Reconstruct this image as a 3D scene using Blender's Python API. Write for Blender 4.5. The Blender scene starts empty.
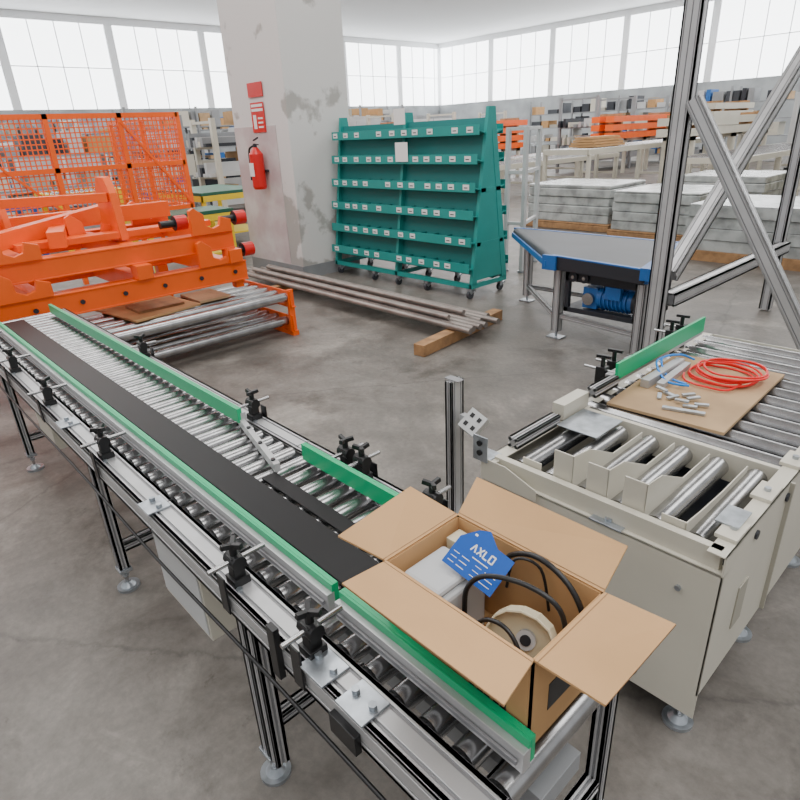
import bpy, bmesh, math, random
from mathutils import Vector, Matrix
random.seed(7)
V=Vector
SC=bpy.context.scene

# ---------------------------------------------------------------- materials
def mat(name,col,rough=.5,metal=0.0,var=0.0,scale=8.0,bump=0.0,col2=None,emit=None,spec=None,coat=0):
    m=bpy.data.materials.new(name);m.use_nodes=True
    nt=m.node_tree;N=nt.nodes;L=nt.links
    p=N['Principled BSDF']
    p.inputs['Base Color'].default_value=(*col,1)
    p.inputs['Roughness'].default_value=rough
    p.inputs['Metallic'].default_value=metal
    if spec is not None: p.inputs['Specular IOR Level'].default_value=spec
    if coat: p.inputs['Coat Weight'].default_value=coat
    if var>0 or bump>0 or col2:
        tc=N.new('ShaderNodeTexCoord');no=N.new('ShaderNodeTexNoise')
        no.inputs['Scale'].default_value=scale;no.inputs['Detail'].default_value=5
        L.new(tc.outputs['Object'],no.inputs['Vector'])
        if var>0 or col2:
            mx=N.new('ShaderNodeMix');mx.data_type='RGBA'
            c2=col2 if col2 else tuple(c*(1-var) for c in col)
            mx.inputs['A'].default_value=(*col,1);mx.inputs['B'].default_value=(*c2,1)
            r=N.new('ShaderNodeMapRange');r.inputs['From Min'].default_value=.4;r.inputs['From Max'].default_value=.65
            L.new(no.outputs['Fac'],r.inputs['Value']);L.new(r.outputs['Result'],mx.inputs['Factor'])
            L.new(mx.outputs['Result'],p.inputs['Base Color'])
        if bump>0:
            bp=N.new('ShaderNodeBump');bp.inputs['Strength'].default_value=bump;bp.inputs['Distance'].default_value=.01
            L.new(no.outputs['Fac'],bp.inputs['Height']);L.new(bp.outputs['Normal'],p.inputs['Normal'])
    if emit:
        p.inputs['Emission Color'].default_value=(*emit[0],1);p.inputs['Emission Strength'].default_value=emit[1]
    return m
ALU=mat('aluminium_profile',(.54,.54,.545),.42,.5,.12,6)
ALUD=mat('aluminium_core',(.26,.26,.27),.5,.4)
STEEL=mat('roller_steel',(.46,.46,.465),.25,.95,.25,14)
PIPE=mat('pipe_steel',(.33,.29,.265),.42,.6,.3,5)
ZINC=mat('zinc_plate',(.48,.52,.56),.35,.8,.3,25)
GREEN=mat('green_plastic',(.0,.42,.17),.4,0)
BLACK=mat('black_plastic',(.008,.008,.009),.4)
BELT=mat('black_belt',(.005,.0045,.0055),.42,0,.3,3,spec=.22)
BEIGE=mat('beige_paint',(.60,.57,.48),.4,0,.06,3)
BEIGED=mat('beige_inside',(.36,.34,.28),.5)
CARD=mat('cardboard',(.50,.285,.12),.8,0,.12,6,.05)
CARDIN=mat('cardboard_inner',(.58,.34,.155),.8,0,.10,5,.05)
CARDE=mat('cardboard_edge',(.30,.17,.08),.9)
KRAFT=mat('kraft_sheet',(.48,.32,.175),.8,0,.2,5,.1)
ORANGE=mat('orange_paint',(.95,.125,.004),.38,0,.08,4)
TEAL=mat('teal_paint',(.012,.30,.27),.4,0,.08,3)
TEALD=mat('teal_panel',(.008,.20,.19),.5)
WHITE=mat('white_label',(.8,.8,.78),.6)
PAPER=mat('paper',(.85,.85,.83),.7)
RED=mat('red_paint',(.62,.012,.010),.3)
DKRED=mat('red_hose',(.80,.01,.01),.3)
BLUEH=mat('blue_hose',(.01,.25,.80),.3)
BLUE=mat('blue_paint',(.015,.13,.42),.4,0,.15,5)
BLUETAG=mat('blue_tag',(.004,.085,.42),.35)
RUBBER=mat('dark_rubber',(.045,.05,.06),.5,0,.2,3)
DARK=mat('dark_steel',(.025,.028,.036),.45,.2)
WOOD=mat('wood',(.40,.22,.10),.75,0,.35,9,.2)
PLASW=mat('ivory_plastic',(.66,.59,.42),.4)
PLASG=mat('grey_plastic',(.48,.49,.50),.4,0,.05,4)
YEL=mat('yellow_paint',(.72,.60,.14),.45)
YELB=mat('bright_yellow',(.85,.62,.02),.45)
DGREEN=mat('dark_green_top',(.02,.12,.07),.5)
WRAP=mat('stretch_wrap',(.46,.48,.47),.22,0,.45,5,.8)
GREY=mat('grey_paint',(.27,.28,.29),.5,0,.15,3)
LGREY=mat('light_grey',(.54,.55,.55),.5,0,.1,3)
COPPER=mat('cable_colored',(.5,.25,.05),.4)

def floor_mat():
    m=bpy.data.materials.new('concrete_floor');m.use_nodes=True
    nt=m.node_tree;N=nt.nodes;L=nt.links;p=N['Principled BSDF']
    tc=N.new('ShaderNodeTexCoord')
    def noise(s,d,dist=0,off=0):
        n=N.new('ShaderNodeTexNoise');n.inputs['Scale'].default_value=s;n.inputs['Detail'].default_value=d
        n.inputs['Roughness'].default_value=.68;n.inputs['Distortion'].default_value=dist
        mp=N.new('ShaderNodeMapping');mp.inputs['Location'].default_value=(off,off*.7,0)
        L.new(tc.outputs['Object'],mp.inputs['Vector']);L.new(mp.outputs['Vector'],n.inputs['Vector']);return n
    def ramp(src,a,b,ca,cb):
        r=N.new('ShaderNodeValToRGB');r.color_ramp.elements[0].position=a;r.color_ramp.elements[1].position=b
        r.color_ramp.elements[0].color=(*ca,1);r.color_ramp.elements[1].color=(*cb,1);L.new(src,r.inputs['Fac']);return r
    n1=noise(.55,6,.6);n2=noise(2.7,9,.5);n3=noise(34,5);n4=noise(.9,10,1.2,5);n5=noise(1.6,10,.3,11);n6=noise(9,6,.2,3)
    r1=ramp(n1.outputs['Fac'],.38,.62,(.150,.134,.118),(.240,.220,.196))
    r2=ramp(n2.outputs['Fac'],.36,.58,(.62,.61,.60),(1,1,1))
    r3=ramp(n3.outputs['Fac'],.3,.7,(.78,.78,.78),(1.06,1.06,1.06))
    r5=ramp(n4.outputs['Fac'],.53,.64,(1,1,1),(1.42,1.42,1.41))
    r6=ramp(n5.outputs['Fac'],.34,.46,(.52,.50,.48),(1,1,1))
    r7=ramp(n6.outputs['Fac'],.28,.36,(.6,.58,.56),(1,1,1))
    vo=N.new('ShaderNodeTexVoronoi');vo.feature='DISTANCE_TO_EDGE';vo.inputs['Scale'].default_value=.38
    wa=N.new('ShaderNodeMix');wa.data_type='VECTOR';wa.inputs['Factor'].default_value=.12
    L.new(tc.outputs['Object'],wa.inputs['A']);L.new(n2.outputs['Color'],wa.inputs['B']);L.new(wa.outputs['Result'],vo.inputs['Vector'])
    r4=ramp(vo.outputs['Distance'],.0,.004,(.72,.72,.72),(1,1,1))
    def mul(a,b):
        x=N.new('ShaderNodeMix');x.data_type='RGBA';x.blend_type='MULTIPLY';x.inputs['Factor'].default_value=1
        L.new(a,x.inputs['A']);L.new(b,x.inputs['B']);return x.outputs['Result']
    c=r1.outputs['Color']
    for r in (r2,r3,r4,r5,r6,r7): c=mul(c,r.outputs['Color'])
    L.new(c,p.inputs['Base Color'])
    rr=ramp(n2.outputs['Fac'],.3,.7,(.36,.36,.36),(.6,.6,.6));L.new(rr.outputs['Color'],p.inputs['Roughness'])
    bp=N.new('ShaderNodeBump');bp.inputs['Strength'].default_value=.15;bp.inputs['Distance'].default_value=.01
    L.new(n3.outputs['Fac'],bp.inputs['Height']);L.new(bp.outputs['Normal'],p.inputs['Normal'])
    return m
FLOOR=floor_mat()
def plaster_mat():
    m=bpy.data.materials.new('worn_plaster');m.use_nodes=True
    nt=m.node_tree;N=nt.nodes;L=nt.links;p=N['Principled BSDF'];p.inputs['Roughness'].default_value=.8
    tc=N.new('ShaderNodeTexCoord');n=N.new('ShaderNodeTexNoise');n.inputs['Scale'].default_value=1.7;n.inputs['Detail'].default_value=6
    L.new(tc.outputs['Object'],n.inputs['Vector'])
    sp=N.new('ShaderNodeSeparateXYZ');L.new(tc.outputs['Object'],sp.inputs[0])
    r=N.new('ShaderNodeValToRGB');r.color_ramp.elements[0].position=.52;r.color_ramp.elements[1].position=.56
    r.color_ramp.elements[0].color=(.70,.69,.67,1);r.color_ramp.elements[1].color=(.42,.405,.38,1)
    zr=N.new('ShaderNodeMapRange');zr.inputs['From Min'].default_value=1.2;zr.inputs['From Max'].default_value=2.6
    zr.inputs['To Min'].default_value=.06;zr.inputs['To Max'].default_value=-.14
    L.new(sp.outputs['Z'],zr.inputs['Value'])
    ad=N.new('ShaderNodeMath');L.new(n.outputs['Fac'],ad.inputs[0]);L.new(zr.outputs['Result'],ad.inputs[1]);L.new(ad.outputs[0],r.inputs['Fac'])
    L.new(r.outputs['Color'],p.inputs['Base Color'])
    bp=N.new('ShaderNodeBump');bp.inputs['Strength'].default_value=.5;bp.inputs['Distance'].default_value=.02
    L.new(r.outputs['Color'],bp.inputs['Height']);L.new(bp.outputs['Normal'],p.inputs['Normal'])
    return m
PLASTER=plaster_mat()
PINK=mat('pink_dado',(.52,.42,.42),.8,0,.2,3,.2,col2=(.62,.59,.57))
WALLM=mat('wall_paint',(.80,.81,.82),.8)
WALLD=mat('wall_lower_paint',(.36,.38,.39),.8,0,.3,.8)
GLASS=mat('bright_window',(.9,.95,1),.3,emit=((.97,.99,1),5))

# ---------------------------------------------------------------- builder
class B:
    def __init__(s,name): s.bm=bmesh.new();s.name=name;s.m=[]
    def mi(s,m):
        if m not in s.m: s.m.append(m)
        return s.m.index(m)
    def faces(s,vs,fs,m,smooth=False):
        bv=[s.bm.verts.new(v) for v in vs];i=s.mi(m);out=[]
        for f in fs:
            try: fc=s.bm.faces.new([bv[k] for k in f])
            except ValueError: continue
            fc.material_index=i;fc.smooth=smooth;out.append(fc)
        return out
    def box(s,x0,x1,y0,y1,z0,z1,m):
        vs=[(x,y,z) for z in (z0,z1) for x,y in ((x0,y0),(x1,y0),(x1,y1),(x0,y1))]
        s.faces(vs,[(3,2,1,0),(4,5,6,7),(0,1,5,4),(1,2,6,5),(2,3,7,6),(3,0,4,7)],m)
    def bar(s,p1,p2,w,h,m,up=(0,0,1),offw=0,offh=0):
        p1=V(p1);p2=V(p2);d=(p2-p1).normalized();u=V(up)
        if abs(d.dot(u))>.98: u=V((1,0,0))
        w_=d.cross(u).normalized();h_=w_.cross(d).normalized()
        vs=[]
        for p in (p1,p2):
            for a,b in ((-1,-1),(1,-1),(1,1),(-1,1)):
                vs.append(p+w_*(offw+a*w/2)+h_*(offh+b*h/2))
        s.faces(vs,[(3,2,1,0),(4,5,6,7),(0,1,5,4),(1,2,6,5),(2,3,7,6),(3,0,4,7)],m)
    def prof(s,p1,p2,nw=1,nh=1,c=.04,m=None,up=(0,0,1)):
        m=m or ALU
        W=nw*c;Hh=nh*c
        s.bar(p1,p2,W-.22*c,Hh-.22*c,ALUD,up)
        def segs(n):
            o=[];st=0
            for i in range(n):
                g0=i*c+.41*c;g1=i*c+.59*c;o.append((st,g0));st=g1
            o.append((st,n*c));return o
        for a,b in segs(nw):
            for t in (-1,1):
                s.bar(p1,p2,b-a,.3*c,m,up,offw=(a+b)/2-W/2,offh=t*(Hh/2-.15*c))
        for a,b in segs(nh):
            for t in (-1,1):
                s.bar(p1,p2,.3*c,b-a,m,up,offw=t*(W/2-.15*c),offh=(a+b)/2-Hh/2)
    def cyl(s,p1,p2,r,m,seg=16,r2=None,m2=None):
        p1=V(p1);p2=V(p2);d=(p2-p1).normalized();u=V((0,0,1)) if abs(d.z)<.9 else V((1,0,0))
        a=d.cross(u).normalized();b=a.cross(d).normalized();r2=r if r2 is None else r2
        vs=[]
        for p,rr in ((p1,r),(p2,r2)):
            for i in range(seg):
                t=2*math.pi*i/seg;vs.append(p+a*math.cos(t)*rr+b*math.sin(t)*rr)
        s.faces(vs,[(i,(i+1)%seg,seg+(i+1)%seg,seg+i) for i in range(seg)],m,True)
        s.faces(vs[:seg],[tuple(reversed(range(seg)))],m2 or m)
        s.faces(vs[seg:],[tuple(range(seg))],m2 or m)
    def prism(s,pts,vec,m):
        n=len(pts);vec=V(vec);vs=[V(p) for p in pts]+[V(p)+vec for p in pts]
        s.faces(vs,[tuple(reversed(range(n))),tuple(range(n,2*n))]+[(i,(i+1)%n,n+(i+1)%n,n+i) for i in range(n)],m)
    def tube(s,pts,r,m,seg=8,closed=False,sub=6):
        P=[V(p) for p in pts];n=len(P);Q=[]
        rng=range(n) if closed else range(n-1)
        for i in rng:
            p0=P[(i-1)%n] if closed or i>0 else P[0];p1=P[i];p2=P[(i+1)%n];p3=P[(i+2)%n] if closed or i+2<n else P[-1]
            for k in range(sub):
                t=k/sub
                Q.append(.5*((2*p1)+(p2-p0)*t+(2*p0-5*p1+4*p2-p3)*t*t+(3*p1-p0-3*p2+p3)*t**3))
        if not closed: Q.append(P[-1])
        vs=[];N=len(Q);prev=None
        for i,q in enumerate(Q):
            d=(Q[(i+1)%N]-Q[i-1]) if (closed or 0<i<N-1) else (Q[1]-Q[0] if i==0 else Q[-1]-Q[-2])
            d.normalize()
            if prev is None:
                u=V((0,0,1)) if abs(d.z)<.9 else V((1,0,0));a=d.cross(u).normalized()
            else: a=(prev-d*prev.dot(d)).normalized()
            prev=a;b=d.cross(a)
            for k in range(seg):
                t=2*math.pi*k/seg;vs.append(q+a*math.cos(t)*r+b*math.sin(t)*r)
        fs=[]
        for i in range(N if closed else N-1):
            j=(i+1)%N
            for k in range(seg):
                fs.append((i*seg+k,i*seg+(k+1)%seg,j*seg+(k+1)%seg,j*seg+k))
        s.faces(vs,fs,m,True)
        if not closed:
            s.faces(vs[:seg],[tuple(range(seg))],m);s.faces(vs[-seg:],[tuple(range(seg))],m)
    def done(s,bevel=0,loc=None,rotz=0):
        bmesh.ops.recalc_face_normals(s.bm,faces=s.bm.faces[:])
        me=bpy.data.meshes.new(s.name);s.bm.to_mesh(me);s.bm.free()
        for m in s.m: me.materials.append(m)
        o=bpy.data.objects.new(s.name,me);SC.collection.objects.link(o)
        if bevel:
            bv=o.modifiers.new('bevel','BEVEL');bv.width=bevel;bv.segments=2;bv.limit_method='ANGLE'
        if loc: o.location=loc
        o.rotation_euler[2]=rotz
        return o

# ---------------------------------------------------------------- room
b=B('floor');b.box(-32,8,-6,34,-.1,0,FLOOR);b.done()
def wall_win(name,axis,pos,a0,a1,zt):
    b=B(name)
    def bx(a,c,z0,z1,d0,d1,m):
        if axis=='X': b.box(pos+d0,pos+d1,a,c,z0,z1,m)
        else: b.box(a,c,pos+d0,pos+d1,z0,z1,m)
    bx(a0,a1,0,3.3,0,.2,WALLD);bx(a0,a1,6.7,zt,0,.2,WALLM)
    x=a0
    while x<a1-.1:
        bx(x,min(x+.35,a1),3.3,6.7,0,.2,WALLM)
        e=min(x+4.5,a1)
        if e>x+.35: 
            bx(x+.35,e,3.3,6.7,.08,.1,GLASS)
            for k in range(1,4): bx(x+.35+k*1.04-.02,x+.35+k*1.04+.02,3.3,6.7,.04,.14,WALLM)
            bx(x+.35,e,4.95,4.99,.04,.14,WALLM)
        x+=4.5
    b.done()
wall_win('wall_left','X',-32,-6,34,7)
wall_win('wall_back','Y',33.8,-32,8,7)
b=B('ceiling');b.box(-32,8,-6,34,7,7.15,WALLM);b.done()
for i,x in enumerate((-26,-19,-12,-5,2)):
    for j,y in enumerate((1,14,27)):
        ld=bpy.data.lights.new('skylight_lamp','AREA');ld.shape='RECTANGLE';ld.size=3.2;ld.size_y=10;ld.energy=485
        ld.color=(1.0,.99,.975)
        lo=bpy.data.objects.new('skylight_lamp',ld);SC.collection.objects.link(lo);lo.location=(x,y,6.95)
w=bpy.data.worlds.new('World');SC.world=w;w.use_nodes=True
w.node_tree.nodes['Background'].inputs[0].default_value=(.97,.98,1,1);w.node_tree.nodes['Background'].inputs[1].default_value=.7

# column
b=B('concrete_column');b.box(-7.9,-6.62,4.42,5.35,0,7,PLASTER)
b.box(-7.91,-6.615,4.41,5.36,0.0,.16,GREY)
b.box(-7.9,-6.9,4.412,4.42,.16,1.85,PINK)
b.done()

def foot(b,x,y,z=0):
    b.cyl((x,y,z),(x,y,z+.012),.045,ZINC,20);b.cyl((x,y,z+.012),(x,y,z+.03),.03,ZINC,20,.015);b.cyl((x,y,z+.02),(x,y,z+.13),.008,STEEL,10)
    b.cyl((x,y,z+.06),(x,y,z+.075),.014,ZINC,6)

# ---------------------------------------------------------------- main conveyor
b=B('roller_conveyor')
X0,X1=-4.45,-.36
zr=.70
for y0,y1 in ((.44,.52),(.95,1.03)):
    yc=(y0+y1)/2
    b.prof((X0,yc,.68),(-1.62,yc,.68),2,2);b.prof((-1.615,yc,.68),(X1,yc,.68),2,2)
    b.box(X0-.005,X0,y0,y1,.64,.72,BLACK)
x=X0+.05;k=0
while x<X1:
    r=.024 if x<-1.65 else .027
    b.cyl((x,.525,zr),(x,.945,zr),r,STEEL,14)
    b.cyl((x,.52,zr),(x,.53,zr),.012,BLACK,8)
    x+=.068 if x<-1.65 else .082;k+=1
b.box(X0,X1,.522,.527,.655,.70,ZINC);b.box(X0,X1,.943,.948,.655,.70,ZINC)
# black belt on top
b.box(-4.3,-.75,.635,.745,.727,.737,BELT);b.cyl((-4.3,.635,.712),(-4.3,.745,.712),.024,BELT,14)
b.box(-1.50,-.75,.76,.81,.727,.735,BELT)
b.bar((-1.95,.93,.745),(-1.5,.82,.745),.02,.03,ALU)
for i in range(4):
    t_=i/3;b.cyl((-1.93+.4*t_,.925-.1*t_,.725),(-1.93+.4*t_,.925-.1*t_,.765),.008,BLACK,8)
# underside
b.box(-4.3,X1,.62,.75,.55,.60,GREY)
b.box(-1.72,-1.40,.47,.62,.34,.62,BEIGE);b.box(-1.71,-1.41,.465,.47,.36,.60,LGREY);b.box(-3.1,-2.85,.47,.6,.45,.62,BEIGE)
for x in (-3.73,-2.29,-1.15,-.43):
    for y in (.48,.99):
        b.prof((x,y,.10),(x,y,.64),1,1)
        if x==-1.15: b.prof((x+.045,y,.10),(x+.045,y,.64),1,1)
        foot(b,x,y)
        b.box(x-.03,x+.03,y-.025,y+.025,.09,.105,ZINC)
    b.prof((x,.50,.2),(x,.97,.2),1,1)
    b.prof((x,.50,.60),(x,.97,.60),1,1)
def guide(x0,x1,y,side):
    s_=-1 if side>0 else 1
    b.box(x0,x1,min(y,y-s_*.02),max(y,y-s_*.02),.738,.785,ALU)
    b.box(x0+.01,x1-.01,min(y-s_*.021,y-s_*.027),max(y-s_*.021,y-s_*.027),.756,.766,ALUD)
    b.box(x0,x1,min(y,y+s_*.012),max(y,y+s_*.012),.748,.805,GREEN)
    b.box(x0,x1,min(y-s_*.006,y),max(y-s_*.006,y),.785,.805,GREEN)
guide(-4.27,-1.88,.91,1);guide(-1.48,-.80,.915,1)
guide(-4.4,-.88,.575,-1);guide(-.855,X1,.575,-1)
def clamp(x,y,s_,yg):
    b.box(x-.022,x+.022,y-.022,y+.022,.72,.742,BLACK)
    b.box(x-.015,x+.015,y-.015,y+.015,.74,.80,BLACK)
    b.cyl((x-.024,y,.785),(x+.024,y,.785),.019,BLACK,12)
    b.cyl((x,y-s_*.07,.785),(x,yg,.785),.0065,STEEL,10)
    b.cyl((x,y,.80),(x,y,.83),.010,BLACK,10)
    for a in (0,2.09,4.19):
        b.bar((x,y,.826),(x+.028*math.cos(a+x*7),y+.028*math.sin(a+x*7),.832),.012,.013,BLACK)
    b.cyl((x+.03,y-.015,.70),(x+.03,y-.015,.725),.008,ZINC,8)
    b.box(x-.018,x+.018,y-s_*.045,y-s_*.04,.655,.76,BLACK)
for x in (-3.9,-3.3,-2.72,-2.05,-1.14,-.83): clamp(x,.475,1,.555)
for x in (-3.0,-1.93,-1.36,-1.28,-.98): clamp(x,.99,-1,.93)
for x in (-.78,-.66,-1.62,-2.45):
    b.box(x-.04,x+.04,.43,.5,.721,.727,ZINC)
    for dx in (-.025,.025): b.cyl((x+dx,.47,.727),(x+dx,.47,.738),.009,ZINC,6)
b.box(-.93,-.90,.425,.44,.62,.76,BLACK);b.box(-.72,-.64,.425,.44,.63,.68,BLACK)
b.tube([(-4.4,.42,.60),(-3.2,.425,.58),(-2.2,.42,.60),(-1.6,.425,.57),(-1.0,.42,.60),(X1,.42,.6)],.005,BLACK)
b.done(.0012)

# ---------------------------------------------------------------- post with socket
b=B('aluminium_post')
b.prof((-1.63,1.80,.02),(-1.63,1.80,.71),2,1)
b.box(-1.72,-1.54,1.74,1.86,0,.02,ZINC)
b.box(-1.67,-1.59,1.78,1.82,.71,.714,ALUD)
b.bar((-1.585,1.80,.53),(-1.54,1.80,.53),.03,.06,PLASG)
c=V((-1.51,1.79,.54))
R=Matrix.Rotation(.35,3,'Y')@Matrix.Rotation(.75,3,'X')
def lp(x,y,z): return c+R@V((x,y,z))
b.prism([lp(-.045,-.05,-.02),lp(.045,-.05,-.02),lp(.045,.05,-.02),lp(-.045,.05,-.02)],R@V((0,0,.04)),LGREY)
for dx in (-.02,.02):
    for dy in (-.022,.022):
        b.prism([lp(dx-.009,dy-.01,.0205),lp(dx+.009,dy-.01,.0205),lp(dx+.009,dy+.01,.0205),lp(dx-.009,dy+.01,.0205)],R@V((0,0,.002)),BLACK)
b.done(.001)

# ---------------------------------------------------------------- transfer machine
b=B('roller_transfer_machine')
xa,xb,ya,yb=-1.12,-.345,1.38,3.15
t=.006
b.box(xa,xb,ya,ya+t,.13,.64,BEIGE);b.box(xa,xb,ya,ya+.05,.635,.64,BEIGE)
b.box(xb-t,xb,ya,yb,.22,.70,BEIGE);b.box(xb-.05,xb,ya,yb,.695,.70,BEIGE)
b.box(xb-.002,xb+.012,1.86,1.87,.22,.70,BEIGED);b.box(xb-.002,xb+.004,2.5,2.51,.22,.70,BEIGED)
b.box(xa,xa+t,ya,yb,.25,.69,BEIGE);b.box(xa,xa+.05,ya,yb,.685,.69,BEIGE)
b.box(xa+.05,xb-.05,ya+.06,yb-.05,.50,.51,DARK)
b.box(xa,xb,yb-t,yb,.25,.69,BEIGE)
n=6
dxr=(xb-xa-.2)/(n-1)
for i in range(n):
    x=xa+.10+i*dxr
    b.cyl((x,1.45,.655),(x,1.90,.655),.033,STEEL,20);b.cyl((x,1.42,.655),(x,1.45,.655),.008,DARK,8)
b.box(xa+.03,xb-.02,1.40,1.425,.60,.70,BEIGE)
for i in range(n-1):
    x=xa+.10+(i+.5)*dxr
    hh=.79 if i in(1,2,3) else .72
    b.prism([(x-.035,1.43,.62),(x+.035,1.43,.62),(x+.035,1.43,hh),(x-.035,1.43,hh)],(0,.005,0),BEIGE)
    if i>0: b.prism([(x+.03,1.43,.62),(x+.03,1.43,hh),(x+.03,1.52,hh-.01),(x+.03,1.68,.70),(x+.03,1.88,.70),(x+.03,1.88,.62)],(.004,0,0),BEIGE)
b.box(xa+.05,xb-.05,1.92,1.94,.60,.70,BEIGE)
y=2.0
while y<yb-.03:
    b.cyl((xa+.03,y,.668),(xb-.05,y,.668),.031,STEEL,20);b.cyl((xb-.05,y,.668),(xb-.003,y,.668),.01,DARK,8);y+=.098
for y in (1.5,1.75,2.0,2.3,2.6,2.9):
    b.box(xb-.06,xb-.004,y-.05,y+.05,.70,.712,BEIGE)
    b.cyl((xb-.03,y,.712),(xb-.03,y,.722),.01,ZINC,6)
    b.cyl((xb,y+.1,.655),(xb+.006,y+.1,.655),.014,DARK,10)
b.box(xb-.08,xb-.02,1.50,1.60,.712,.717,ZINC);b.box(xa+.4,xa+.5,1.375,1.42,.64,.646,ZINC);b.cyl((xa+.45,1.40,.646),(xa+.45,1.40,.656),.012,ZINC,6)
b.prism([(xa,1.37,.62),(xa+.22,1.37,.62),(xa+.22,1.37,.66),(xa+.1,1.37,.70),(xa,1.37,.70)],(0,-.004,0),BEIGE)
b.prism([(xa-.03,1.36,.69),(xa+.03,1.36,.69),(xa+.03,1.36,.78),(xa-.03,1.36,.78)],(0,.005,0),ZINC)
b.box(xa-.03,xa+.03,1.36,1.44,.688,.693,ZINC)
for zz in (.72,.755): b.cyl((xa,1.354,zz),(xa,1.36,zz),.010,BLACK,10)
b.box(xa+.0,xa+.05,1.78,1.95,.70,.76,BEIGE);b.box(xa+.06,xa+.22,1.72,1.90,.705,.71,ZINC)
b.prof((xa+.03,1.5,.71),(xa+.03,1.76,.71),1,1)
for x in (xa+.08,xa+.3,xb-.1):
    b.cyl((x,ya-.008,.55),(x,ya,.55),.009,ZINC,6)
b.box(xb,xb+.004,1.55,1.62,.35,.5,BEIGED)
for x in (xa+.06,xb-.06):
    for y in (1.46,1.95,2.5,3.05):
        b.prof((x,y,.10),(x,y,.50),1,1);foot(b,x,y)
gx=-1.06
b.box(gx,gx+.012,2.12,2.95,.76,.83,GREEN);b.box(gx-.03,gx,2.10,2.97,.735,.785,ALU)
for y in (2.13,2.22,2.75,2.86):
    b.box(gx-.08,gx-.04,y-.02,y+.02,.69,.80,BLACK);b.cyl((gx-.14,y,.785),(gx,y,.785),.006,STEEL,8)
    b.cyl((gx-.06,y,.80),(gx-.06,y,.84),.009,BLACK,10);b.bar((gx-.09,y,.84),(gx-.03,y+.01,.84),.012,.012,BLACK)
b.prof((gx+.0,1.95,.76),(gx+.0,2.12,.76),1,1)
b.done(.0012)

b=B('cardboard_sheet')
b.prism([(-1.02,2.0,.702),(-.60,2.03,.702),(-.62,2.72,.702),(-1.06,2.70,.702)],(0,0,.012),KRAFT)
b.done(.001)
b=B('air_hose_coil')
for k in range(6):
    r=.115+.009*math.sin(k*2);pts=[]
    for i in range(10):
        a=2*math.pi*i/10
        pts.append((-.80+.008*k+r*1.05*math.cos(a),2.52+r*math.sin(a)+.006*k,.722+.007*k+.003*math.sin(3*a+k)))
    b.tube(pts,.0045,DKRED,6,True,4)
b.tube([(-.92,2.45,.725),(-.90,2.40,.725),(-.87,2.37,.725),(-.8,2.36,.725),(-.72,2.38,.725),(-.7,2.5,.73)],.0045,DKRED,6)
b.done()
b=B('blue_air_hose')
b.tube([(-.86,2.33,.729),(-.95,2.36,.730),(-1.02,2.45,.765),(-.99,2.56,.76),(-.95,2.62,.73)],.005,BLUEH,6)
b.tube([(-.84,2.31,.733),(-.93,2.30,.734),(-1.02,2.40,.765),(-1.02,2.52,.76)],.005,BLUEH,6)
b.done()
b=B('metal_brackets')
b.bar((-.98,2.22,.733),(-.98,2.55,.733),.035,.035,ALU);b.bar((-.93,2.25,.727),(-.95,2.55,.727),.03,.024,ALU)
for i in range(9):
    x=-.88+.03*(i%5)+random.uniform(-.01,.01);y=2.16+.05*(i//5)+random.uniform(-.02,.02);a=random.uniform(0,3)
    b.bar((x,y,.72+.004*(i%3)),(x+.05*math.cos(a),y+.05*math.sin(a),.722+.004*(i%3)),.016,.008,ZINC)
b.bar((-.84,2.08,.72),(-.70,2.12,.72),.02,.01,ZINC)
b.done(.001)

# ---------------------------------------------------------------- cardboard box
bx0,bx1,by0,by1,bz0,bz1=-.714,-.375,.590,.797,.742,.95
b=B('cardboard_box')
t=.004
b.box(bx0,bx1,by0,by1,bz0,bz0+t,CARD)
def wallp(p,q,nrm):
    n=V(nrm)*t
    p=V(p);q=V(q);up=V((0,0,bz1-bz0))
    b.prism([p,q,q+up,p+up],n,CARD)
    b.prism([p+n*1.02+V((0,0,.004)),q+n*1.02+V((0,0,.004)),q+n*1.02+up,p+n*1.02+up],n*.05,CARDIN)
wallp((bx0,by0,bz0),(bx1,by0,bz0),(0,1,0));wallp((bx0,by1,bz0),(bx1,by1,bz0),(0,-1,0))
wallp((bx0,by0,bz0),(bx0,by1,bz0),(1,0,0));wallp((bx1,by0,bz0),(bx1,by1,bz0),(-1,0,0))
def flap(h0,h1,o0,o1):
    h0,h1,o0,o1=map(V,(h0,h1,o0,o1))
    n=(h1-h0).cross(o0-h0).normalized()
    if n.z<0:n=-n
    b.prism([h0,h1,o1,o0],n*t,CARDIN)
    b.prism([h0-n*.0006,h1-n*.0006,o1-n*.0006,o0-n*.0006],n*.0005,CARD)
    b.bar(o0+n*t/2,o1+n*t/2,.0012,t*.7,CARDE)
    d=((o0+o1)/2-(h0+h1)/2).normalized()
    b.bar(h0+n*(t+.0002)+d*.006,h1+n*(t+.0002)+d*.006,.0015,.0008,CARDE)
flap((bx0,by0,bz1),(bx0,by1,bz1),(-.815,.555,.975),(-.822,.762,.99))
flap((bx0,by1,bz1),(bx1,by1,bz1),(-.735,.885,.995),(-.385,.892,.99))
flap((bx1,by0,bz1),(bx1,by1,bz1),(-.265,.61,.93),(-.26,.825,.935))
flap((bx0,by0,bz1),(bx1,by0,bz1),(-.715,.485,.96),(-.355,.49,.957))
for i,(w0,h0) in enumerate(((.0,.045),(.02,.03),(.035,.045),(.055,.03),(.07,.045))): b.box(bx1-.13+w0,bx1-.118+w0,by0-.001,by0,.80,.80+h0,BLACK)
b.box(bx1,bx1+.001,by0+.05,by0+.12,.80,.86,BLACK)
b.done()
b=B('grey_plastic_housing')
b.box(-.70,-.585,.60,.735,.75,.915,PLASG);b.box(-.69,-.595,.61,.725,.915,.93,PLASG)
b.box(-.58,-.555,.60,.64,.75,.86,DARK)
b.done(.012)
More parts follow.
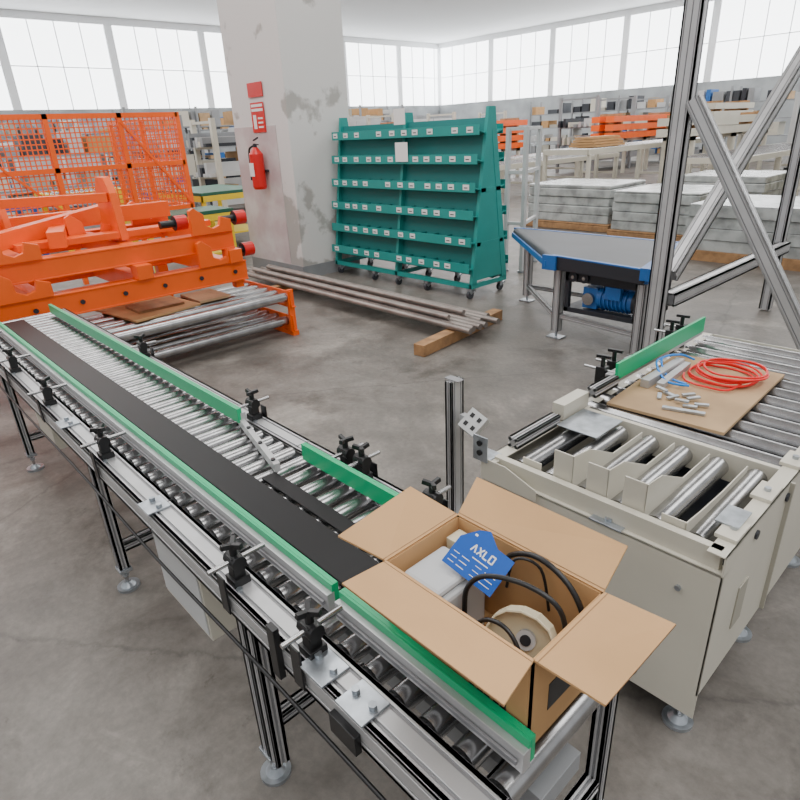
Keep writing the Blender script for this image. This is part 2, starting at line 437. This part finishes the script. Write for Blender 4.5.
# ivory moulded cover: leaning half-round shell
b=B('ivory_plastic_cover')
c=V((-.452,.672,.845));ux=V((.93,.25,-.12)).normalized();uz=V((0,.42,.9));uz=(uz-ux*uz.dot(ux)).normalized();uy=uz.cross(ux)
def sh(x,y,z): return c+ux*x+uy*y+uz*z
prof_=[(-.07,-.06),(-.07,.03),(-.062,.055),(-.045,.073),(-.02,.083),(.01,.083),(.035,.073),(.052,.052),(.058,.02),(.058,-.06)]
b.prism([sh(x,0,z) for x,z in prof_],uy*.003,PLASW)
for i in range(len(prof_)-1):
    (x0_,z0_),(x1_,z1_)=prof_[i],prof_[i+1]
    b.prism([sh(x0_,0,z0_),sh(x1_,0,z1_),sh(x1_*.95,0,z1_*.95),sh(x0_*.95,0,z0_*.95)],-uy*.028,PLASW)
b.cyl(sh(0,-.002,.03),sh(0,-.010,.03),.018,PLASG,18);b.cyl(sh(.0,-.010,.03),sh(0,-.012,.03),.010,DARK,14)
b.box(-.70,-.63,.745,.785,.75,.93,PLASW)
b.done(.0008)
b=B('blue_equipment_tag')
c=V((-.585,.710,.960))
ex=V((.8,.05,-.18)).normalized();ey=V((-.1,.75,.55)).normalized();ey=(ey-ex*ey.dot(ex)).normalized();en=ex.cross(ey)
def tp(x,y,z=0): return c+ex*x+ey*y+en*z
b.prism([tp(-.055,-.045),tp(.060,-.045),tp(.060,.033),tp(.02,.035),tp(-.01,.055),tp(-.03,.045),tp(-.055,.015)],en*.002,BLUETAG)
def tl(x0,x1,y0,y1): b.prism([tp(x0,y0,.0021),tp(x1,y0,.0021),tp(x1,y1,.0021),tp(x0,y1,.0021)],en*.0004,WHITE)
def tb(p,q,w_=.003): b.bar(tp(*p,.0023),tp(*q,.0023),w_,.0004,WHITE,up=en)
for i in range(3):
    y=-.014-.010*i;tl(-.048,-.034,y-.0012,y);tl(-.028,-.010,y-.0015,y);tl(.004,.018,y-.0012,y);tl(.026,.050,y-.0015,y)
tl(-.010,.026,-.006,-.004)
tb((-.022,.004),(-.017,.019));tb((-.017,.019),(-.012,.004));tb((-.008,.004),(.002,.019));tb((.002,.004),(-.008,.019))
tb((.006,.004),(.006,.019));tb((.006,.0045),(.015,.0045));tb((.019,.004),(.019,.019));tb((.028,.004),(.028,.019));tb((.019,.0045),(.028,.0045));tb((.019,.0185),(.028,.0185))
tb((-.032,.034),(-.026,.034),.004)
b.done()
b=B('black_power_cable')
b.tube([(-.60,.783,.84),(-.57,.78,.93),(-.50,.772,.975),(-.43,.77,.955),(-.39,.765,.90),(-.40,.77,.82)],.0055,BLACK)
b.tube([(-.572,.655,.87),(-.570,.66,.93),(-.535,.67,.972),(-.47,.70,.972),(-.41,.715,.945),(-.39,.72,.86)],.005,BLACK)
b.tube([(-.39,.615,.8),(-.41,.620,.88),(-.45,.628,.93),(-.50,.625,.925),(-.54,.62,.86),(-.545,.62,.87)],.004,BLACK)
b.tube([(-.54,.74,.90),(-.53,.75,.965),(-.49,.775,.95),(-.47,.78,.86)],.003,BLACK)
b.done()
b=B('wire_bundle')
cols=[DKRED,YELB,BLUEH,WHITE,COPPER,BLACK]
for i in range(18):
    x=-.545+.007*i+random.uniform(-.01,.01)
    b.tube([(x,.602,.80),(x+.01,.602+random.uniform(0,.012),.85),(x+.015,.606,.875+random.uniform(0,.03)),(x+.025,.604,.83)],.0012,cols[i%6],5,False,4)
b.box(-.545,-.40,.597,.612,.75,.80,DARK)
b.done()

# ---------------------------------------------------------------- teal rack
b=B('teal_shelf_trolley')
rx0,rx1=-6.56,-4.18;yc=5.20
rows=[1.68,1.41,1.14,.87,.60,.33]
top=1.80
def halfd(z): return .04+(top-z)*.11
for s_ in (-1,1):
    for i,z in enumerate(rows):
        yi=yc+s_*.02;yo=yc+s_*(halfd(z)+.13)
        b.prism([(rx0,yi,z-.045),(rx0,yo,z),(rx0,yo,z+.012),(rx0,yi,z-.033)],(rx1-rx0,0,0),TEAL)
        b.box(rx0,rx1,min(yo,yo+s_*.01),max(yo,yo+s_*.01),z-.035,z+.06,TEAL)
        for k in range(1,12):
            x=rx0+k*(rx1-rx0)/12
            b.prism([(x,yi,z-.03),(x,yo,z+.01),(x,yo,z+.05),(x,yi,z+.06)],(.006,0,0),TEALD)
        for k in range(12):
            if random.random()<.85:
                x=rx0+(k+.5)*(rx1-rx0)/12+random.uniform(-.03,.03)
                yl=yo+s_*.0105
                b.box(x-.045,x+.04,min(yl,yl+s_*.002),max(yl,yl+s_*.002),z-.012,z+.042,WHITE)
                b.box(x-.03,x+.02,min(yl+s_*.002,yl+s_*.003),max(yl+s_*.002,yl+s_*.003),z+.005,z+.015,DARK)
    b.prism([(rx0+.02,yc+s_*.03,top),(rx0+.02,yc+s_*(halfd(.25)),.25),(rx0+.02,yc+s_*(halfd(.25)-.015),.25),(rx0+.02,yc+s_*.015,top)],(rx1-rx0-.04,0,0),TEALD)
for x in (rx0-.01,(rx0+rx1)/2-.02,rx1-.03):
    for s_ in (-1,1):
        b.prism([(x,yc,top+.10),(x,yc+s_*.05,top+.10),(x,yc+s_*.30,.16),(x,yc+s_*.22,.16),(x,yc,top-.1)],(.04,0,0),TEAL)
    b.box(x,x+.04,yc-.30,yc+.30,.12,.17,TEAL)
    b.box(x,x+.04,yc-.22,yc+.22,.56,.6,TEAL);b.box(x,x+.04,yc-.16,yc+.16,1.1,1.14,TEAL)
    if x==rx1-.03:
        b.prism([(x+.03,yc,top+.08),(x+.03,yc+.03,top+.08),(x+.03,yc+.25,.2),(x+.03,yc-.25,.2),(x+.03,yc-.03,top+.08)],(.006,0,0),TEAL)
for s_ in (-1,1): b.box(rx0,rx1,yc+s_*.28-.02,yc+s_*.28+.02,.12,.17,TEAL)
b.box(rx0,rx1,yc-.03,yc+.03,top-.03,top,TEAL)
for x in (rx0+.05,rx0+.75,(rx0+rx1)/2,rx1-.7,rx1-.05):
    for s_ in (-1,1):
        y=yc+s_*.26
        b.cyl((x-.015,y,.045),(x+.015,y,.045),.045,RUBBER,16);b.box(x-.022,x+.022,y-.02,y+.02,.06,.12,ZINC)
        b.bar((x,y,.05),(x+.03,y+.05,.1),.03,.015,ZINC)
b.box(rx0+1.15,rx0+1.33,yc-.19,yc-.188,top-.02,top+.14,PAPER)
b.box(rx0+1.2,rx0+1.4,yc-.235,yc-.233,top-.40,top-.2,PAPER)
b.done(.001)

# ---------------------------------------------------------------- fire extinguisher & signs
b=B('fire_extinguisher')
ex_,ey_=-7.24,4.30
b.cyl((ex_,ey_,1.14),(ex_,ey_,1.53),.088,RED,20);b.cyl((ex_,ey_,1.53),(ex_,ey_,1.61),.088,RED,20,.03);b.cyl((ex_,ey_,1.11),(ex_,ey_,1.14),.075,RED,20,.088)
b.cyl((ex_,ey_,1.60),(ex_,ey_,1.65),.025,DARK,12);b.bar((ex_-.02,ey_,1.69),(ex_+.09,ey_,1.72),.02,.015,DARK);b.bar((ex_-.02,ey_,1.65),(ex_+.08,ey_,1.64),.02,.012,DARK)
b.tube([(ex_-.03,ey_,1.63),(ex_-.12,ey_-.02,1.58),(ex_-.12,ey_-.03,1.38),(ex_-.10,ey_-.05,1.22)],.013,BLACK)
b.box(ex_-.05,ex_+.05,ey_-.091,ey_-.085,1.27,1.43,PAPER)
b.box(ex_-.09,ex_+.09,ey_+.07,4.405,1.31,1.34,DARK)
b.done()
b=B('fire_safety_sign')
b.box(-7.40,-7.10,4.402,4.41,1.78,2.12,RED)
b.box(-7.38,-7.12,4.400,4.402,2.02,2.05,WHITE);b.box(-7.38,-7.12,4.400,4.402,2.07,2.10,WHITE)
b.box(-7.36,-7.29,4.400,4.402,1.82,1.98,WHITE)
for i in range(3): b.box(-7.25,-7.14,4.400,4.402,1.83+.05*i,1.85+.05*i,WHITE)
b.box(-7.42,-7.08,4.402,4.408,2.18,2.34,RED)
b.done()

# ---------------------------------------------------------------- pipes and timber
b=B('steel_pipes')
for i in range(7):
    y=3.74+.075*i;r=.027
    b.cyl((-7.1+random.uniform(-.2,.2),y+.05,.105+r),(-3.28+random.uniform(-.12,.1),y,.105+r),r,PIPE,14)
for i in range(2):
    y=3.80+.2*i
    b.cyl((-6.9,y+.05,.16+r),(-3.5,y,.16+r),.024,PIPE,14)
b.done()
b=B('timber_beam')
b.bar((-3.36,3.28,.05),(-3.52,4.52,.05),.11,.10,WOOD);b.bar((-6.2,3.6,.05),(-6.3,4.36,.05),.10,.10,WOOD)
b.done(.004)

# ---------------------------------------------------------------- merge belt conveyor
b=B('blue_merge_conveyor')
LB=(-3.93,5.35);LF=(-2.80,4.30);RF=(-1.95,4.20);RB=(-2.22,5.35)
z=.67
b.prism([(*LB,z+.045),(*LF,z+.045),(*RF,z+.045),(*RB,z+.045)],(0,0,.012),RUBBER)
b.prism([(*LB,z-.06),(*LF,z-.06),(*RF,z-.06),(*RB,z-.06)],(0,0,.04),DARK)
def P2(p,z_): return (p[0],p[1],z_)
b.bar(P2(LF,z),P2(RF,z),.03,.10,DARK);b.bar(P2(LB,z),P2(RB,z),.03,.10,BLUE);b.bar(P2(RF,z),P2(RB,z),.05,.10,BLUE)
b.bar(P2(LF,z+.055),P2(RF,z+.055),.035,.012,BLUE);b.bar(P2(LB,z+.055),P2(RB,z+.055),.035,.012,BLUE)
b.cyl(P2(LB,z+.012),P2(LF,z+.012),.045,RUBBER,18)
b.bar((LB[0]-.03,LB[1]-.04,z-.01),(LF[0]-.03,LF[1]-.04,z-.01),.02,.05,BLUE)
b.box(LF[0]-.07,LF[0]+.06,LF[1]-.04,LF[1]-.01,z-.06,z+.06,BLUE)
b.box(LB[0]-.03,LB[0]+.1,LB[1]-.02,LB[1]+.02,z-.06,z+.06,BLUE)
b.prism([(RF[0]-.03,RF[1]-.03,z-.02),(RF[0]+.07,RF[1]-.03,z-.02),(RB[0]+.10,RB[1],z-.02),(RB[0],RB[1],z-.02)],(0,0,.09),BLUE)
for x,y in ((-2.78,4.40),(-3.70,5.25),(-2.0,4.3),(-2.27,5.25)):
    b.prof((x,y,.06),(x,y,z-.05),2,2,.035)
    b.box(x-.07,x+.07,y-.05,y+.05,0,.012,ZINC);b.cyl((x,y,.012),(x,y,.07),.012,ZINC,10)
b.prof((-2.78,4.40,.20),(-2.0,4.3,.20),1,1);b.prof((-3.70,5.25,.16),(-2.25,5.25,.16),1,1);b.prof((-2.78,4.42,.16),(-3.70,5.25,.16),1,1);b.prof((-2.0,4.3,.16),(-2.25,5.25,.16),1,1)
b.box(-2.70,-2.05,4.36,4.9,.26,.30,DARK);b.box(-2.70,-2.05,4.36,4.39,.52,.62,DARK)
for x in (-2.68,-2.07): b.box(x-.02,x+.02,4.36,4.40,.26,.62,DARK);b.box(x-.02,x+.02,4.86,4.9,.26,.62,DARK)
for x in (-2.62,-2.52): b.cyl((x,4.34,.56),(x,4.42,.56),.04,DARK,14);b.cyl((x,4.335,.56),(x,4.34,.56),.015,STEEL,10)
b.cyl((-2.42,4.46,.40),(-2.12,4.46,.40),.085,BLUE,20)
for i in range(7): b.cyl((-2.38+.035*i,4.46,.40),(-2.372+.035*i,4.46,.40),.098,BLUE,20)
b.cyl((-2.12,4.46,.40),(-2.06,4.46,.40),.09,DARK,20);b.box(-2.33,-2.2,4.35,4.40,.42,.52,BLUE)
b.box(-2.55,-2.42,4.40,4.54,.31,.48,BLUE);b.cyl((-2.49,4.37,.39),(-2.49,4.40,.39),.05,STEEL,16)
b.done(.002)

# ---------------------------------------------------------------- aluminium gantry right
b=B('aluminium_gantry_frame')
px,py=-1.72,3.92;pr=-.62
b.prof((px,py,.02),(px,py,2.9),3,2,.036,None,(0,1,0))
b.box(px-.12,px+.12,py-.09,py+.09,0,.02,ZINC)
b.prof((px+.06,py,1.80),(pr,py+.1,.10),2,2,.042)
b.prof((pr+.06,py+.1,.02),(pr+.06,py+.1,2.9),2,2,.045)
b.prof((px+.02,py+.1,.75),(px+.02,6.2,2.35),2,2,.045)
b.prof((px,6.3,.02),(px,6.3,2.9),2,2,.045)
b.prof((pr,6.3,.02),(pr,6.3,2.9),2,2,.045)
b.prof((px,py,2.85),(px,6.3,2.85),2,2,.045);b.prof((px,py,2.85),(pr,py+.1,2.85),2,2,.045);b.prof((pr,py,2.85),(pr,6.3,2.85),2,2,.045)
b.prof((px+.05,3.98,.60),(px+.05,6.3,.60),2,2,.045)
b.prof((px+.05,6.3,2.3),(pr,6.3,.7),2,2,.04)
b.done()

# ---------------------------------------------------------------- orange machine
b=B('orange_lift_frame')
def frame(z,y0,y1,x0,x1,h=.15):
    for x in (x0,x1):
        b.box(x-.07,x+.07,y0,y1,z,z+.012,ORANGE);b.box(x-.07,x+.07,y0,y1,z+h-.012,z+h,ORANGE);b.box(x-.008,x+.008,y0,y1,z,z+h,ORANGE)
        b.box(x+.05,x+.06,y0,y1,z,z+h,ORANGE)
    n=4
    for i in range(n+1):
        y=y0+.05+(y1-y0-.1)*i/n
        b.box(x0,x1,y-.05,y+.05,z+.01,z+h-.01,ORANGE)
frame(.56,-.6,2.66,-6.35,-4.95,.17)
frame(.84,-.6,2.60,-6.30,-5.0,.15)
def hook(x,y,z,s=1):
    pts=[(0,0),(.36,0),(.36,.10),(.27,.13),(.25,.06),(.19,.04),(.13,.07),(.12,.16),(.04,.22),(0,.2)]
    b.prism([(x,y+s*(p[0]-.18),z+p[1]) for p in pts],(-.04,0,0),ORANGE)
for y in (2.40,.9): 
    hook(-4.86,y,.73);hook(-4.90,y,.99);hook(-6.2,y,.99)
for y in (1.6,): hook(-5.4,y,1.0)
for y in (.55,1.75,2.55):
    b.box(-4.98,-4.84,y-.06,y+.06,.73,.84,ORANGE)
b.bar((-5.1,1.25,1.08),(-6.2,1.6,1.08),.12,.12,ORANGE)
b.bar((-5.0,.35,1.05),(-5.9,1.9,1.18),.10,.12,ORANGE)
b.bar((-6.1,-.4,1.12),(-6.1,2.55,1.12),.10,.14,ORANGE)
b.bar((-5.3,1.0,1.04),(-5.3,2.55,1.04),.16,.05,ORANGE)
b.prism([(-5.6,1.75,1.0),(-5.2,1.75,1.0),(-5.25,1.75,1.36),(-5.33,1.75,1.48),(-5.50,1.75,1.48),(-5.58,1.75,1.36)],(0,.06,0),ORANGE)
b.prism([(-6.4,1.1,1.0),(-5.9,1.1,1.0),(-6.0,1.1,1.36),(-6.3,1.1,1.36)],(0,.05,0),ORANGE)
b.prism([(-6.2,.2,1.0),(-6.2,.6,1.0),(-6.2,.55,1.35),(-6.2,.3,1.35)],(.05,0,0),ORANGE)
b.bar((-6.1,.4,1.33),(-5.3,1.75,1.33),.07,.07,ORANGE)
for y,z_ in ((2.74,1.08),(2.78,.80),(2.20,1.10)):
    b.cyl((-5.0,y-.08,z_),(-5.0,y+.02,z_),.06,RED,18,m2=DARK);b.cyl((-5.0,y-.2,z_),(-5.0,y-.08,z_),.03,BLACK,12)
for i in range(8): b.cyl((-4.885,.3+.32*i,.645),(-4.875,.3+.32*i,.645),.018,DARK,10)
for y in (-.4,1.05):
    for x in (-4.98,-6.3): b.box(x-.05,x+.05,y-.05,y+.05,0,.56,ORANGE)
for x in (-6.3,): b.box(x-.05,x+.05,2.4,2.5,0,.56,ORANGE)
for x in (-5.5,-4.98): b.box(x-.04,x+.04,2.56,2.64,.488,.56,ORANGE)
b.done(.003)

b=B('stacked_roller_frame')
for li,z in enumerate((.10,.33)):
    for i in range(5):
        x=-5.45+.17*i+.04*li
        b.cyl((x,1.25,z+.03),(x,2.93,z+.03),.042,STEEL,18)
        b.cyl((x,1.22,z+.03),(x,2.97,z+.03),.014,DARK,8)
    for y in (1.22,2.93):
        b.box(-5.60,-4.66,y,y+.012,z-.06,z+.09,ORANGE);b.box(-5.60,-4.66,y,y+.05,z-.065,z-.055,ORANGE)
for x in (-5.56,-4.70): b.bar((x,2.95,.02),(x,2.95,.43),.06,.03,ORANGE);b.bar((x,1.23,.02),(x,1.23,.43),.06,.03,ORANGE)
b.box(-5.6,-4.66,1.2,1.26,0,.04,ORANGE);b.box(-5.6,-4.66,2.92,2.98,0,.04,ORANGE)
b.done(.001)
b=B('cardboard_offcuts')
b.prism([(-5.55,1.5,.405),(-4.85,1.6,.405),(-4.95,2.2,.405),(-5.5,2.15,.405)],(0,0,.015),CARD)
b.prism([(-5.4,2.22,.405),(-5.0,2.22,.405),(-5.0,2.52,.405),(-5.4,2.52,.405)],(0,0,.02),KRAFT)
b.prism([(-5.35,1.7,.421),(-5.05,1.7,.421),(-5.05,2.1,.421),(-5.35,2.1,.421)],(0,0,.02),WOOD)
b.done()

b=B('orange_mesh_fence')
fx=-8.9
ys=[-1.0,.2,1.3,2.4,3.3,4.1]
for y in ys: b.box(fx-.03,fx+.03,y-.03,y+.03,.0,2.10,ORANGE)
for z in (.85,1.45,2.07): b.box(fx-.03,fx+.03,ys[0],ys[-1],z-.03,z+.03,ORANGE)
y=ys[0]
while y<ys[-1]:
    b.box(fx-.004,fx+.004,y-.007,y+.007,.85,2.05,ORANGE);y+=.06
z=.92
while z<2.05:
    b.box(fx+.004,fx+.010,ys[0],ys[-1],z-.007,z+.007,ORANGE);z+=.06
for x in (-10.2,-11.5): b.box(x-.025,x+.025,ys[-1]-.025,ys[-1]+.025,0,2.08,ORANGE)
for z in (.85,1.45,2.05): b.box(-11.5,fx,ys[-1]-.02,ys[-1]+.02,z-.02,z+.02,ORANGE)
x=-11.5
while x<fx: b.box(x-.006,x+.006,ys[-1]-.004,ys[-1]+.004,.85,2.05,ORANGE);x+=.08
z=.92
while z<2.05: b.box(-11.5,fx,ys[-1]+.004,ys[-1]+.01,z-.006,z+.006,ORANGE);z+=.08
b.bar((fx+.03,3.3,2.0),(fx+.03,4.1,.9),.03,.03,ORANGE);b.bar((fx+.03,1.3,2.0),(fx+.03,2.4,.9),.03,.03,ORANGE)
b.done()

# ---------------------------------------------------------------- background things
def bench(name,x0,x1,y0,y1,z,topm,legm,shelf=True):
    b=B(name)
    b.box(x0,x1,y0,y1,z-.05,z,topm)
    for x in (x0+.05,x1-.05):
        for y in (y0+.05,y1-.05): b.box(x-.03,x+.03,y-.03,y+.03,0,z-.05,legm)
    if shelf: b.box(x0+.03,x1-.03,y0+.03,y1-.03,.25,.28,legm)
    b.box(x0,x1,y0,y0+.03,z-.14,z-.05,legm);b.box(x1-.03,x1,y0,y1,z-.14,z-.05,legm)
    b.done(.004)
bench('green_workbench',-8.6,-7.95,3.0,4.25,.85,DGREEN,YELB)
bench('green_workbench',-11.3,-9.6,4.6,5.8,.95,DGREEN,YELB)

def rollerframe(name,x0,x1,y0,y1,z,bm_=BEIGE,along='Y'):
    b=B(name)
    for x in (x0,x1): b.box(x-.03,x+.03,y0,y1,z-.12,z,bm_)
    for y in (y0,y1): b.box(x0,x1,y-.03,y+.03,z-.12,z,bm_)
    y=y0+.1
    while y<y1-.05: b.cyl((x0,y,z-.03),(x1,y,z-.03),.035,STEEL,10);y+=.16
    n=max(1,int((y1-y0)/2))
    for i in range(n+1):
        yy=y0+.08+(y1-y0-.16)*i/n
        for x in (x0,x1):
            b.box(x-.04,x+.04,yy-.04,yy+.04,.02,z-.12,bm_);b.box(x-.07,x+.07,yy-.07,yy+.07,0,.02,bm_)
        b.box(x0,x1,yy-.03,yy+.03,.25,.31,bm_)
    b.done()
rollerframe('beige_roller_conveyor',-11.2,-9.9,12.4,18.5,.85)
rollerframe('beige_roller_conveyor',-9.2,-8.0,13.5,21,1.15)
rollerframe('beige_roller_conveyor',-13.6,-12.2,12.5,20,.8)
rollerframe('beige_roller_conveyor',-6.5,-5.0,14.5,22,.9)
rollerframe('beige_roller_conveyor',-4.0,-3.2,15,22,1.3)
def beamstack(name,x0,y0,y1,z0,n,m):
    b=B(name)
    for i in range(n):
        for j in range(2): b.box(x0+.5*j,x0+.3+.5*j,y0,y1,z0+.25*i,z0+.18+.25*i,m)
        for y in (y0+.5,y1-.6): b.box(x0,x0+.8,y,y+.1,z0+.18+.25*i,z0+.25+.25*i,WOOD)
    for y in (y0+.4,(y0+y1)/2,y1-.5):
        for x in (x0,x0+.7): b.box(x,x+.1,y,y+.1,0,z0,BEIGE)
        b.box(x0,x0+.8,y,y+.1,z0-.1,z0,BEIGE)
    b.done()
beamstack('orange_beam_stack',-15.2,13,20,1.0,4,ORANGE)
beamstack('orange_beam_stack',-11.5,19.5,24,1.2,3,ORANGE)
beamstack('beige_beam_stack',-7.6,16,22,1.3,2,BEIGE)
beamstack('beige_beam_stack',-9.6,22.5,26,1.2,4,BEIGE)
def lrack(name,x0,x1,y0,y1,h,m,seed):
    random.seed(seed);b=B(name)
    for y in (y0,(y0+y1)/2,y1):
        for x in (x0,x1): b.box(x-.05,x+.05,y-.05,y+.05,0,h,m)
        for z in (.4,1.0,1.6,h-.05): b.box(x0,x1,y-.04,y+.04,z-.05,z,m)
    for z in (.4,1.0,1.6):
        for k in range(7):
            x=x0+.1+(x1-x0-.2)*k/6;hh=random.uniform(.05,.3)
            b.box(x-.05,x+.05,y0-.2,y1+random.uniform(-.5,.3),z,z+hh,random.choice([LGREY,BEIGE,GREY,ALU,LGREY,DARK]))
    b.done()
lrack('long_stock_rack',-18.5,-17.2,8,13,2.4,GREY,11)
lrack('long_stock_rack',-17.5,-16.2,15,21,2.3,BEIGE,12)
lrack('long_stock_rack',-14,-12.5,21.5,27,2.6,GREY,13)
lrack('long_stock_rack',-1.8,-.4,15,22,2.4,GREY,14)
lrack('long_stock_rack',1.5,2.9,13,20,2.4,BEIGE,15)
lrack('long_stock_rack',-24,-22.5,0,7,2.6,BEIGE,16)
lrack('long_stock_rack',-13.6,-12.7,6.6,10.2,2.15,BEIGE,17)
def cabinet(x,y,w_,d,h,m):
    b=B('machine_cabinet')
    b.box(x,x+w_,y,y+d,.1,h,m);b.box(x+.05,x+w_-.05,y+.05,y+d-.05,0,.1,DARK)
    b.box(x+w_,x+w_+.01,y+.08,y+d/2-.03,.3,h-.15,LGREY);b.box(x+w_,x+w_+.01,y+d/2+.03,y+d-.08,.3,h-.15,LGREY)
    b.box(x+.08,x+w_-.08,y-.01,y,.3,h-.15,LGREY);b.box(x+.2,x+w_-.2,y-.02,y-.01,h*.6,h-.3,DARK)
    b.box(x+w_+.01,x+w_+.03,y+d/2-.1,y+d/2-.06,h*.5,h*.6,BLACK)
    b.done(.01)
for a in ((-19.5,1,1.2,1.6,2.2,LGREY),(-19.2,4.0,1.1,2.2,1.9,WHITE),(-20,14,1.5,2.5,2.3,LGREY),(-6.8,23.5,2.2,1.2,2.3,LGREY),(-2,23.5,1.8,1.2,2.1,WHITE),(-24,22,1.5,3,2.4,GREY),(3.5,15,1.2,2.6,2.2,LGREY)): cabinet(*a)
def pallet(name,x0,x1,y0,y1,h,m):
    b=B(name)
    for y in (y0+.05,(y0+y1)/2,y1-.05): b.box(x0,x1,y-.05,y+.05,0,.1,WOOD)
    b.box(x0,x1,y0,y1,.1,.13,WOOD)
    z=.13;k=0
    while z<h:
        dz=min(.14,h-z);o=.02*math.sin(k*2.3)
        b.box(x0+.04+o,x1-.04+o,y0+.04-o,y1-.04,z,z+dz-.004,m);z+=dz;k+=1
    b.done(.02)
pallet('wrapped_pallet',-6.9,-5.2,9.6,10.9,.75,WRAP)
pallet('wrapped_pallet',-5.0,-3.6,9.2,10.6,.72,WRAP)
pallet('wrapped_pallet',-3.4,-1.8,8.2,9.6,.70,WRAP)
pallet('wrapped_pallet',-1.5,-.1,7.4,8.9,.62,WRAP)
pallet('wrapped_pallet',-4.9,-3.4,11.2,12.6,.8,WRAP)
b=B('flat_carton_stack')
for i in range(4): b.box(-8.95+.05*i,-8.2-.05*i,14.2,15.6,1.165+.06*i,1.215+.06*i,CARD)
b.done()
b=B('aluminium_test_frame')
for x,y in ((-4.80,6.3),(-4.58,6.35),(-4.85,7.0)):
    b.box(x-.025,x+.025,y-.025,y+.025,.02,1.70,LGREY)
    b.cyl((x,y,0),(x,y,.02),.05,ZINC,12)
for z_ in (.6,1.2,1.68):
    b.bar((-4.80,6.3,z_),(-4.58,6.35,z_),.04,.04,LGREY);b.bar((-4.58,6.35,z_),(-4.85,7.0,z_),.04,.04,LGREY)
b.done(.003)
gm=[KRAFT,GREY,GREY,LGREY,LGREY,DARK,DARK,BEIGE,BEIGED,CARD,BLUE,RUBBER]
def shelving(name,x0,x1,y0,y1,h,axis,seed):
    random.seed(seed);b=B(name)
    L=(y1-y0) if axis=='Y' else (x1-x0);n=max(2,int(L/2.2))
    fm=random.choice([GREY,GREY,BEIGE])
    for i in range(n+1):
        if axis=='Y':
            yy=y0+L*i/n
            for x in (x0,x1): b.box(x-.035,x+.035,yy-.035,yy+.035,0,h,fm)
        else:
            xx=x0+L*i/n
            for y in (y0,y1): b.box(xx-.035,xx+.035,y-.035,y+.035,0,h,fm)
    z=.35
    while z<h:
        b.box(x0,x1,y0,y1,z-.04,z,fm)
        t_=0
        while t_<L-.5:
            w_=random.uniform(.2,.6);hh=random.uniform(.12,.54)
            if random.random()<.88:
                if axis=='Y': b.box(x0+.06,x1-.06,y0+t_+.05,y0+t_+w_,z,z+hh,random.choice(gm))
                else: b.box(x0+t_+.05,x0+t_+w_,y0+.06,y1-.06,z,z+hh,random.choice(gm))
            t_+=w_+.04
        z+=.62
    b.done()
shelving('storage_shelving',-15.5,-14.7,-1,5.2,1.6,'Y',1)
shelving('storage_shelving',-15.8,-15.0,6,12,2.0,'Y',2)
shelving('storage_shelving',-22,-21,8,20,2.8,'Y',3)
shelving('storage_shelving',-20,-8,28,28.9,2.8,'X',4)
shelving('storage_shelving',-7,4,26,26.9,2.6,'X',5)
shelving('storage_shelving',-28,-27,-2,20,2.8,'Y',8)
for i,(x,y) in enumerate(((-12.5,2.2),(-12.3,3.6),(-12.9,.8))):
    rollerframe('assembly_stand',x-.5,x+.5,y-.6,y+.6,.9+.1*(i%2),[BLUE,YELB,GREY,BLUE,LGREY][i])
rollerframe('yellow_workstand',-2.9,-1.6,11.5,13,1.25,YEL)
b=B('operator_monitor')
b.box(-2.75,-2.4,11.9,12.5,1.27,1.65,YEL);b.box(-2.38,-2.36,11.95,12.45,1.3,1.6,DARK);b.done(.01)

# ---------------------------------------------------------------- camera
cd=bpy.data.cameras.new('camera');cd.sensor_width=36;cd.lens=36*600/800;cd.clip_end=200
co=bpy.data.objects.new('camera',cd);SC.collection.objects.link(co)
M=Matrix(((.6850,-.2686,.6771),(.7269,.3088,-.6134),(-.0443,.9124,.4067)))
q=M.to_quaternion();q.normalize()
co.matrix_world=Matrix.Translation((0,0,1.7))@q.to_matrix().to_4x4()
SC.camera=co
